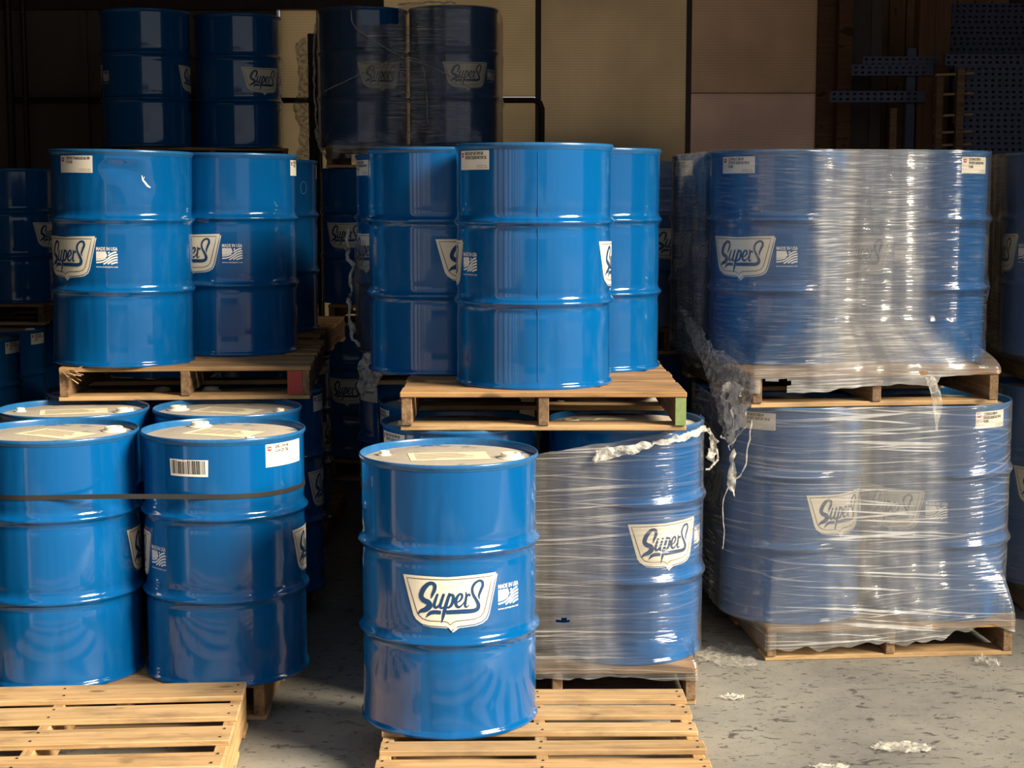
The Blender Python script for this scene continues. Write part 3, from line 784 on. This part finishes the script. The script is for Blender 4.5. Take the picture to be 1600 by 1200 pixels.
PH0 = pallet('rear floor pallet at the far left edge', -3.55, 11.0, 0, 0, M['wold'])
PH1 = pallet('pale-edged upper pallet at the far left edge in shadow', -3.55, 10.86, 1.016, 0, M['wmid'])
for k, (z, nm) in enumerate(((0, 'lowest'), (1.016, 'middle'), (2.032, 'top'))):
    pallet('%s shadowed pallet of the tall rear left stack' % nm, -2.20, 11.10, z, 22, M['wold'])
    pallet('%s shadowed pallet of the tall rear centre stack' % nm, -.68, 10.80, z, 0, M['wred'])
pk = empty('leaning_plank', (-1.565, 12.42, 0)); tag(pk, 'tall dark plank with ragged film on it, before the bright panel', 'plank')
ob('plank', boxme(.085, .03, 3.10, .004), M['steel'], pk, (.03, 0, 1.55)); sheet('ragged_film', [(-.10, -.02, 3.02), (-.085, -.03, 2.7), (-.12, -.03, 2.55), (-.09, -.02, 2.3), (-.14, -.02, 2.0)], [(-.01, -.02, 3.08), (-.01, -.03, 2.7), (-.01, -.03, 2.55), (-.01, -.02, 2.35), (-.01, -.02, 2.0)], M['scrap'], pk, 30, 8, .02, 18, 5)
for P_, n_, w_, d_, h_, bw_ in ((PA, 7, 1.016, 1.13, .14, .100), (PL, 6, 1.219, 1.30, .165, .138)):
    bm = bmesh.new()
    for i in range(n_):
        yy = -d_ / 2 + bw_ * .59 + (d_ - bw_ * 1.18) * i / (n_ - 1)
        for sx in (-1, 0, 1):
            for k in (-1, 1): boxbm(bm, sx * (w_ / 2 - .022) + random.uniform(-.008, .008), yy + k * bw_ * .28, h_ - .0003, .007, .007, .0022)
    o = ob('nail_heads', frombm('nails', bm), M['steel'], P_); o['kind'] = 'stuff'
# paint marks and splinters on pallets
ob('paint_mark', boxme(.038, .004, .098), M['greenpaint'], PB1, (.486, -.6085, .07))
ob('paint_mark', boxme(.060, .004, .095), M['redpaint'], PC1, (.445, -.6085, .07)); ob('block', board(.09, .058, .1), M['wmid'], PC1, (.446, -.56, .07), (0, 0, R_(90)))
bm = bmesh.new(); r3 = random.Random(9)
for k in range(14):
    x, z = -.50 + r3.uniform(0, .03), .125 + r3.uniform(-.01, .012); L = r3.uniform(.05, .11); a = r3.uniform(-.9, .5)
    p = [(x, -.615, z), (x + .004, -.616, z), (x + L * math.cos(a), -.63 - r3.uniform(0, .02), z + L * math.sin(a) * .7), (x + L * math.cos(a), -.63, z + L * math.sin(a) * .7 + .003)]
    bm.faces.new([bm.verts.new(q) for q in p])
o = ob('splinters', frombm('splinters', bm), M['wnew'], PC1); o['kind'] = 'stuff'

Z1, Z2, Z3 = .14, 1.156, 2.172
drum('A', -.207, 5.109, Z1, 'lone blue drum on the front pallet, its whole logo facing the camera', 0, bungs=-8, lidrot=8, seam=-150)
drum('E', -1.039, 5.632, Z1, 'strapped blue drum with barcode sticker and white label, behind the empty pallet', -96, 48, 'E', bungs=125, lidrot=-22, barcode=-25, lz=.808)
drum('E0', -1.637, 5.605, Z1, 'strapped blue drum cut by the left edge, in front row', 84, bungs=22, lidrot=-30)
drum('E2', -1.131, 6.23, Z1, 'rear strapped drum behind the barcode drum, only its lid showing', 150, bungs=172, lidrot=-20)
drum('E3', -1.735, 6.20, Z1, 'rear strapped drum at the left edge, only its lid showing', 150, bungs=-3, lidrot=15)
DENT = dented_body([(12, .80, 13, .030, .014), (12, .838, 14, .010, -.004), (24, .76, 9, .045, .006), (-22, .13, 6, .07, .005), (34, .72, 6, .03, .004)])
dC = drum('C', -1.639, 6.647, Z2, 'dented blue drum with torn white scratch on the brown left pallet', -53, -40, 'C', flag=40, body=DENT, tilt=(0, .9), lz=.815)
drum('C2', -1.258, 7.105, Z2, 'blue drum right behind the dented drum, flag print facing front', -41, 80, 'C', tilt=(0, .4))
dC3 = drum('C3', -1.305, 8.28, Z2, 'shaded blue drum beside the dark gap, a chalk ring near its top', -60, 97, 'C')
drum('CL1', -1.734, 6.84, Z1, 'shaded lower drum under the left end of the brown pallet', 120, bungs=10, lidrot=0)
drum('CL2', -1.12, 6.86, Z1, 'shaded lower drum under the right end of the brown pallet, label showing', 78, 74, 'B', bungs=170)
drum('ML', -1.255, 8.34, Z1, 'dark lower drum left of the gap with part of its logo showing', 80, 60, 'D')
drum('BL1', -.195, 5.835, Z1, 'unlit lower drum straight behind the lone front drum', 100, -60, 'B', bungs=-4, lidrot=20)
drum('BL2', .425, 5.90, Z1, 'film-covered lower drum right of the lone drum, logo showing clearly', 33, bungs=186, lidrot=-20)
drum('BL3', -.254, 6.44, Z1, 'rear lower drum whose rim shows left of the pine pallet', 100, -75, 'B', bungs=150)
drum('BL4', .40, 6.52, Z1, 'rear lower drum at right under the pine pallet', 150, bungs=20)
drum('B', .081, 5.888, Z2, 'front blue drum of the unwrapped three, paper label at its upper left', -95, -50, 'B', seam=3, lidrot=0, bungs=40)
drum('B2', -.285, 6.357, Z2, 'left rear drum of the unwrapped three on the pine pallet', 26)
drum('B3', .310, 6.447, Z2, 'right rear drum of the unwrapped three on the pine pallet', -50)
drum('JL', -.42, 7.27, Z1, 'lower film-covered drum in shadow left of the centre stack', -60, -60, 'D')
drum('J', -.42, 7.25, Z2, 'film-wrapped drum hidden behind the unwrapped three, label edge showing', 120, -66, 'D')
drum('D1', 1.125, 6.72, Z2, 'left front drum of the upper wrapped load, clear logo and flag', -33, -36, 'D')
drum('D2', 1.735, 6.80, Z2, 'right front drum of the upper wrapped load, label at its right', -50, 53, 'D')
drum('D3', 1.035, 7.33, Z2, 'left rear drum of the upper wrapped load in shade', -75, -60, 'D')
drum('D4', 1.645, 7.42, Z2, 'right rear drum of the upper wrapped load', 100)
drum('DL1', 1.155, 6.46, Z1, 'left front drum of the lower wrapped load, logo behind streaky film', 43, -29, 'D')
drum('DL2', 1.770, 6.52, Z1, 'right front drum of the lower wrapped load, label at upper right', -39, 48, 'D')
drum('DL3', 1.11, 7.07, Z1, 'left rear drum of the lower wrapped load', 120)
drum('DL4', 1.72, 7.13, Z1, 'right rear drum of the lower wrapped load', 120)
drum('K', 2.46, 6.98, Z2, 'upper drum in torn film cut by the right edge', 100)
drum('KL', 2.48, 7.02, Z1, 'lower drum in shadow cut by the right edge', -15)
drum('K2', 3.06, 6.98, Z2, 'upper wrapped drum just past the right edge', 10); drum('KL2', 3.08, 7.02, Z1, 'lower wrapped drum just past the right edge', 120)
drum('J2', .18, 7.25, Z2, 'second wrapped drum behind the unwrapped three', 120); drum('N2', 1.375, 8.62, Z2, 'second dark drum behind the upper wrapped load', 120)
drum('N', .78, 8.62, Z2, 'upper dark drum in the gap between centre and right stacks', 20)
drum('NL', .78, 8.64, Z1, 'lower dark drum in the gap between centre and right stacks', 120)
drum('L1', -3.25, 9.43, Z1, 'nearer low drum in shadow at the left edge, small label', 150, 60, 'D')
drum('L2', -3.28, 10.04, Z1, 'farther low drum in shadow at the left edge, small label', 150, 60, 'D', bungs=0)
drum('H', -3.33, 10.57, Z2, 'upper drum in shadow at the left edge, half a logo showing', 57)
drum('H0', -3.33, 10.72, Z1, 'lowest drum under the shadowed left edge pallet', 120)
drum('F1', -2.411, 10.574, Z3, 'left of two dark drums on top of the rear left stack', 76)
drum('F2', -1.850, 10.845, Z3, 'right of two dark drums on the rear left stack, logo visible', 34)
drum('FM1', -2.411, 10.60, Z2, 'second-tier drum of the rear left stack, left', 120); drum('FM2', -1.84, 10.86, Z2, 'second-tier drum of the rear left stack, right', 120)
drum('FL1', -2.411, 10.60, Z1, 'bottom drum of the rear left stack, left', 120); drum('FL2', -1.84, 10.86, Z1, 'bottom drum of the rear left stack, right', 120)
drum('G1', -.970, 10.50, Z3, 'left drum of the brownish wrapped pair on top at the back', 22)
drum('G2', -.380, 10.45, Z3, 'right drum of the brownish wrapped pair on top at the back', 16)
drum('GM1', -.970, 10.52, Z2, 'second-tier dark drum seen down the gap, logo faint', -30); drum('GM2', -.372, 10.50, Z2, 'second-tier drum hidden behind the centre stack', 120)
drum('GL1', -.970, 10.52, Z1, 'bottom dark drum seen down the gap', -30); drum('GL2', -.372, 10.50, Z1, 'bottom drum hidden behind the centre stack', 120)

bm = bmesh.new(); ribbon(bm, [(-.022, .030, .002), (-.018, .012, .007), (.002, -.012, .008), (.022, -.022, .003)]); ribbon(bm, [(-.018, .014, .002), (-.010, .024, .003), (-.004, .03, .001)])
ob('scratch', frombm('scratch', wrap(bm, RB - .0035)), M['white'], dC, (0, 0, .745), (0, 0, R_(20 + 13.9)))
bm = bmesh.new(); ribbon(bm, [(.022 * math.cos(k * .4), .032 * math.sin(k * .4), .003) for k in range(16)], True); ob('chalk_ring', frombm('chalk_ring', wrap(bm, RB + .001)), M['beamchalk'], dC3, (0, 0, .735), (0, 0, R_(48 + 9)))
# black strap round the four drums at left
pts, per = outline([(-1.039, 5.632), (-1.637, 5.605), (-1.131, 6.23), (-1.735, 6.20)], RB + .0012, .02)
vs, fs = [], []; n = len(pts)
cxs, cys = sum(p[0] for p in pts) / n, sum(p[1] for p in pts) / n
for x, y in pts:
    dx, dy = x - cxs, y - cys; d = math.hypot(dx, dy); zc = .818 + .004 * math.sin(3 * math.atan2(dy, dx))
    for o_, h in ((0, -.0085), (.0012, -.0085), (.0012, .0085), (0, .0085)): vs.append((x + dx / d * o_, y + dy / d * o_, zc + h))
for i in range(n):
    j = (i + 1) % n
    for k in range(4): l = (k + 1) % 4; fs.append((i * 4 + k, j * 4 + k, j * 4 + l, i * 4 + l))
tag(ob('packing_strap', mesh('strap', vs, fs, True, R_(40)), M['strap']), 'thin black plastic strap pulled around four blue drums at left', 'strap')

# films
nz = lambda x, y, z, k=0.0: noise.noise((x * 5 + k, y * 5, z * 2 + k))
def fbm(x, y, k): return .6 * noise.noise((x * 7 + k, y * 7, k)) + .4 * noise.noise((x * 19 + k, y * 19, k))
def hemD(x, y):
    if y < 6.75:
        t = (x - .9) / 1.1; return 1.060 + .075 * max(0, t) + (.03 if t > .64 else 0) + .035 * fbm(x, y, 2)
    return 1.08 + .05 * fbm(x, y, 9)
def cutD(x, y, z):
    t = (x - .9) / 1.1
    return y < 6.5 and .06 < t < .17 + .03 * fbm(x, z, 5) and 1.075 < z < 1.128 + .02 * fbm(x * 2, z * 2, 5)
fD = film('clear stretch film with fine horizontal lines round the upper right load', [(1.125, 6.72), (1.735, 6.80), (1.035, 7.33), (1.645, 7.42)], Z2, Z2 + HD + .002, F_D, (1.373, 6.82, 1.016, 1.219, 7), .20, 1.02, .012, .010, cutD, wav=.0035, seed=1.0, hem=hemD)
def hemDL(x, y):
    if y < 6.6:
        t = (x - 1.0) / 1.05; return max(.012, .045 + .03 * max(0, t) + .045 * fbm(x, y, 4) + .055 * math.exp(-((t - .80) / .10) ** 4))
    return max(.012, .05 + .04 * fbm(x, y, 1))
def cutDL(x, y, z):
    t = (x - 1.0) / 1.05
    return y < 6.4 and .66 < t < .93 and .035 + .03 * fbm(x, z, 3) < z < .095 + .03 * fbm(x * 2, z, 3)
fDL = film('clear stretch film with bright slanted streaks round the lower right load', [(1.155, 6.46), (1.770, 6.52), (1.11, 7.07), (1.72, 7.13)], Z1, Z1 + HD + .002, F_DL, (1.467, 6.78, 1.016, 1.219, 5), .34, .02, .012, .010, None, wav=.0015, seed=4.0, crinkle=.006, hem=hemDL)
def topBL(x, y):
    return .98 if y > 6.0 else .93 + .09 * max(0.0, min(1.0, (x - .09) / .6)) + .010 * fbm(x, y, 6)
def cutBL(x, y, z): return y < 6.0 and ((x - .19) / .024) ** 2 + ((z - .318) / .0075) ** 2 < 1 + .8 * fbm(x * 3, z * 6, 0)
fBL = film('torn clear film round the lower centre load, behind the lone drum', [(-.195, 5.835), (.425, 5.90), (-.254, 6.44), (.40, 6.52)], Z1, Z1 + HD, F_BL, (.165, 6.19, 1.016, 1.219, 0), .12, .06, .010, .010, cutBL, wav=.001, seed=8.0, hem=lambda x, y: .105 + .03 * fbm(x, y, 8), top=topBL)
sheet('torn_hem', [(.30, 5.575, .948), (.36, 5.57, .955), (.50, 5.59, .975), (.62, 5.65, .99), (.715, 5.80, 1.0)], [(.29, 5.56, .905), (.40, 5.555, .925), (.50, 5.575, .955), (.63, 5.64, .972), (.725, 5.80, .985)], M['scrap'], fBL, 50, 8, .012, 30, 2)
sheet('torn_hem', [(.29, 5.57, .95), (.31, 5.56, .94), (.285, 5.555, .90)], [(.36, 5.56, .955), (.35, 5.55, .93), (.295, 5.55, .895)], M['scrap'], fBL, 14, 8, .014, 40, 3)
sheet('hanging_tail', [(.715, 5.80, .995), (.735, 5.84, .96), (.740, 5.86, .91), (.728, 5.86, .875)], [(.735, 5.82, .985), (.765, 5.86, .935), (.775, 5.87, .895), (.755, 5.86, .85)], M['scrap'], fBL, 22, 8, .016, 38, 5)
rope('hanging_tail', [(.77, 5.87, .90), (.775, 5.87, .865), (.755, 5.86, .845), (.745, 5.86, .83), (.725, 5.86, .822)], M['scrap'], .006, fBL, .008)
fG = film('brownish torn stretch film round the dark pair on top at the back', [(-.97, 10.50), (-.38, 10.45), (-.95, 11.09), (-.36, 11.05)], Z3, Z3 + HD + .004, F_G, (-.68, 10.80, 1.016, 1.219, 0), .15, 2.06, .03, .03, lambda x, y, z: (z > 2.93 + .03 * nz(x * 3, y, 0) and -.97 < x < -.72 and y < 10.6) or z < 2.10 + .03 * nz(x * 3, y, 0), wav=.004, seed=12.0)
rope('twisted_strand', [(-1.02, 10.19, 3.02), (-.98, 10.18, 2.90), (-.70, 10.17, 2.73), (-.50, 10.16, 2.66), (-.25, 10.17, 2.53)], M['scrap'], .006, fG, .004)
rope('twisted_strand', [(-1.20, 10.28, 2.52), (-1.0, 10.17, 2.60), (-.75, 10.165, 2.71), (-.60, 10.165, 2.71), (-.555, 10.16, 2.62), (-.54, 10.16, 2.45), (-.535, 10.16, 2.30)], M['scrap'], .005, fG, .004)
rope('gathered_rim', [(-.72, 10.20, 3.05), (-.6, 10.17, 3.06), (-.5, 10.16, 3.062), (-.36, 10.15, 3.06)], M['scrap'], .010, fG, .012)
rope('hanging_edge', [(-1.275, 10.50, 3.00), (-1.29, 10.46, 2.75), (-1.285, 10.44, 2.5), (-1.275, 10.42, 2.3), (-1.24, 10.30, 2.17), (-1.16, 10.2, 2.06)], M['scrap'], .011, fG, .008)
def cutK(x, y, z):
    for (a, b, rx, rz) in ((2.34, 1.84, .06, .045), (2.35, 1.43, .07, .07), (2.36, 1.30, .08, .045)):
        if y < 6.98 and ((x - a) / rx) ** 2 + ((z - b) / rz) ** 2 < 1 + .5 * nz(x * 5, z * 5, 0): return True
    return False
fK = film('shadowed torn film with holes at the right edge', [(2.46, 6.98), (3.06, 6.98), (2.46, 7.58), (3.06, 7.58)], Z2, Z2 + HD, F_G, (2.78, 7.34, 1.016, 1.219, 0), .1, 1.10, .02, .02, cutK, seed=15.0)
fKL = film('film added to darken the lower drum at the right edge', [(2.48, 7.02), (3.08, 7.02), (2.48, 7.62), (3.08, 7.62)], Z1, Z1 + HD, F_G, (2.78, 7.34, 1.016, 1.219, 0), .1, .06, .02, .02, seed=25.0)  # extra film layer added to darken this drum
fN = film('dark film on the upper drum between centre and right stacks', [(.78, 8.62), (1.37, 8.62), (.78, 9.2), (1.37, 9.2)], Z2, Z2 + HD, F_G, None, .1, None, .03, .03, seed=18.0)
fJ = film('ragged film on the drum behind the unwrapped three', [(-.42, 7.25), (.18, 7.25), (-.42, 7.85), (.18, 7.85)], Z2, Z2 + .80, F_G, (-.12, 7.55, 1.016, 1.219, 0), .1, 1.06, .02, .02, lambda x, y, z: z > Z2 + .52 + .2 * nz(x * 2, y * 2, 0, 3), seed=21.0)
rope('ragged_edge', [(-.735, 7.2, 1.70), (-.745, 7.2, 1.62), (-.73, 7.15, 1.5), (-.74, 7.15, 1.4), (-.73, 7.12, 1.28), (-.70, 7.05, 1.18)], M['scrap'], .012, fJ, .02, 3)
sheet('hanging_film', [(-.66, 6.93, 1.16), (-.68, 6.92, 1.08), (-.67, 6.93, .98)], [(-.58, 6.89, 1.15), (-.57, 6.88, 1.08), (-.60, 6.89, 1.0)], M['scrap'], fJ, 12, 8, .015, 25, 1)
# bag of loose film hanging off the upper right pallet's corner
sheet('loose_film', [(.735, 6.98, 1.36), (.775, 6.70, 1.22), (.810, 6.42, 1.08), (.825, 6.30, .97), (.842, 6.22, .87)], [(.76, 6.95, 1.35), (.83, 6.45, 1.24), (.935, 6.10, 1.145), (.915, 6.09, 1.02), (.865, 6.12, .865)], M['veil'], fD, 40, 26, .018, 13, 4)
sheet('loose_film', [(.83, 6.20, 1.10), (.835, 6.2, 1.0), (.845, 6.18, .90), (.85, 6.14, .85)], [(.90, 6.10, 1.12), (.91, 6.08, 1.04), (.89, 6.08, .93), (.868, 6.10, .86)], M['scrap'], fD, 26, 16, .028, 20, 7, lambda a, b: noise.noise((a * 6, b * 6, 1)) > .12)
sheet('twisted_tail', [(.862, 6.10, .86), (.848, 6.09, .80), (.838, 6.09, .74), (.858, 6.09, .69)], [(.876, 6.10, .86), (.868, 6.08, .80), (.878, 6.08, .74), (.870, 6.08, .675)], M['scrap'], fD, 20, 6, .014, 34, 8)
rope('twisted_tail', [(.935, 6.10, .98), (.925, 6.095, .90), (.915, 6.09, .83), (.895, 6.09, .77), (.872, 6.09, .74)], M['scrap'], .004, fD, .006)
rope('twisted_tail', [(.845, 6.09, .715), (.829, 6.09, .67), (.826, 6.09, .60), (.832, 6.09, .53), (.828, 6.09, .47)], M['scrap'], .0025, fD, .003)
sheet('torn_hem', [(1.62, 6.16, 1.14), (1.64, 6.15, 1.09), (1.655, 6.15, 1.02), (1.665, 6.15, .93)], [(1.66, 6.165, 1.14), (1.67, 6.155, 1.10), (1.69, 6.15, 1.02), (1.67, 6.15, .925)], M['veil'], fD, 20, 6, .008, 30, 3)

# scraps of film and litter on the floor
def scrap(label, cx, cy, rx, ry, h, seed, mat=None, n=16):
    vs, fs = [], []
    for i in range(n + 1):
        for j in range(n + 1):
            a, b = i / n * 2 - 1, j / n * 2 - 1
            q = noise.noise((a * 2.2 + seed, b * 2.2, 0)); s = noise.noise((a * 5 + seed, b * 5, 4))
            edge = max(0, 1 - (a * a + b * b) ** .5)
            vs.append((a * rx * (1 + .25 * q), b * ry * (1 + .25 * s), max(.002, .003 + h * (abs(q) * 1.1 + abs(s) * .7) * (.35 + .65 * (1 - edge)))))
    for i in range(n):
        for j in range(n):
            a, b = (i + .5) / n * 2 - 1, (j + .5) / n * 2 - 1
            if a * a + b * b + .5 * noise.noise((a * 3 + seed, b * 3, 2)) > .95: continue
            k = i * (n + 1) + j; fs.append((k, k + n + 1, k + n + 2, k + 1))
    me = mesh('scrap', vs, fs, True); bm = bmesh.new(); bm.from_mesh(me); bmesh.ops.delete(bm, geom=[v for v in bm.verts if not v.link_faces], context='VERTS'); bm.to_mesh(me); bm.free()
    o = ob('film_scrap', me, mat or M['scrap'], None, (cx, cy, 0)); tag(o, label, 'film scrap')
scrap('large crumpled white film scrap on the floor at lower right', 1.31, 5.12, .10, .05, .018, 1)
scrap('small white film scrap on the floor between two pallets', .81, 5.66, .045, .03, .018, 5)
scrap('clear film scrap on the floor in front of the right pallet', 1.89, 6.10, .05, .06, .04, 9, M['veil'])
scrap('white film shred at the bottom edge of the photo', 1.03, 4.94, .06, .025, .012, 12)
scrap('flat dusty film sheet on the floor between the wrapped loads', .88, 6.20, .13, .16, .012, 15, M['veil'])
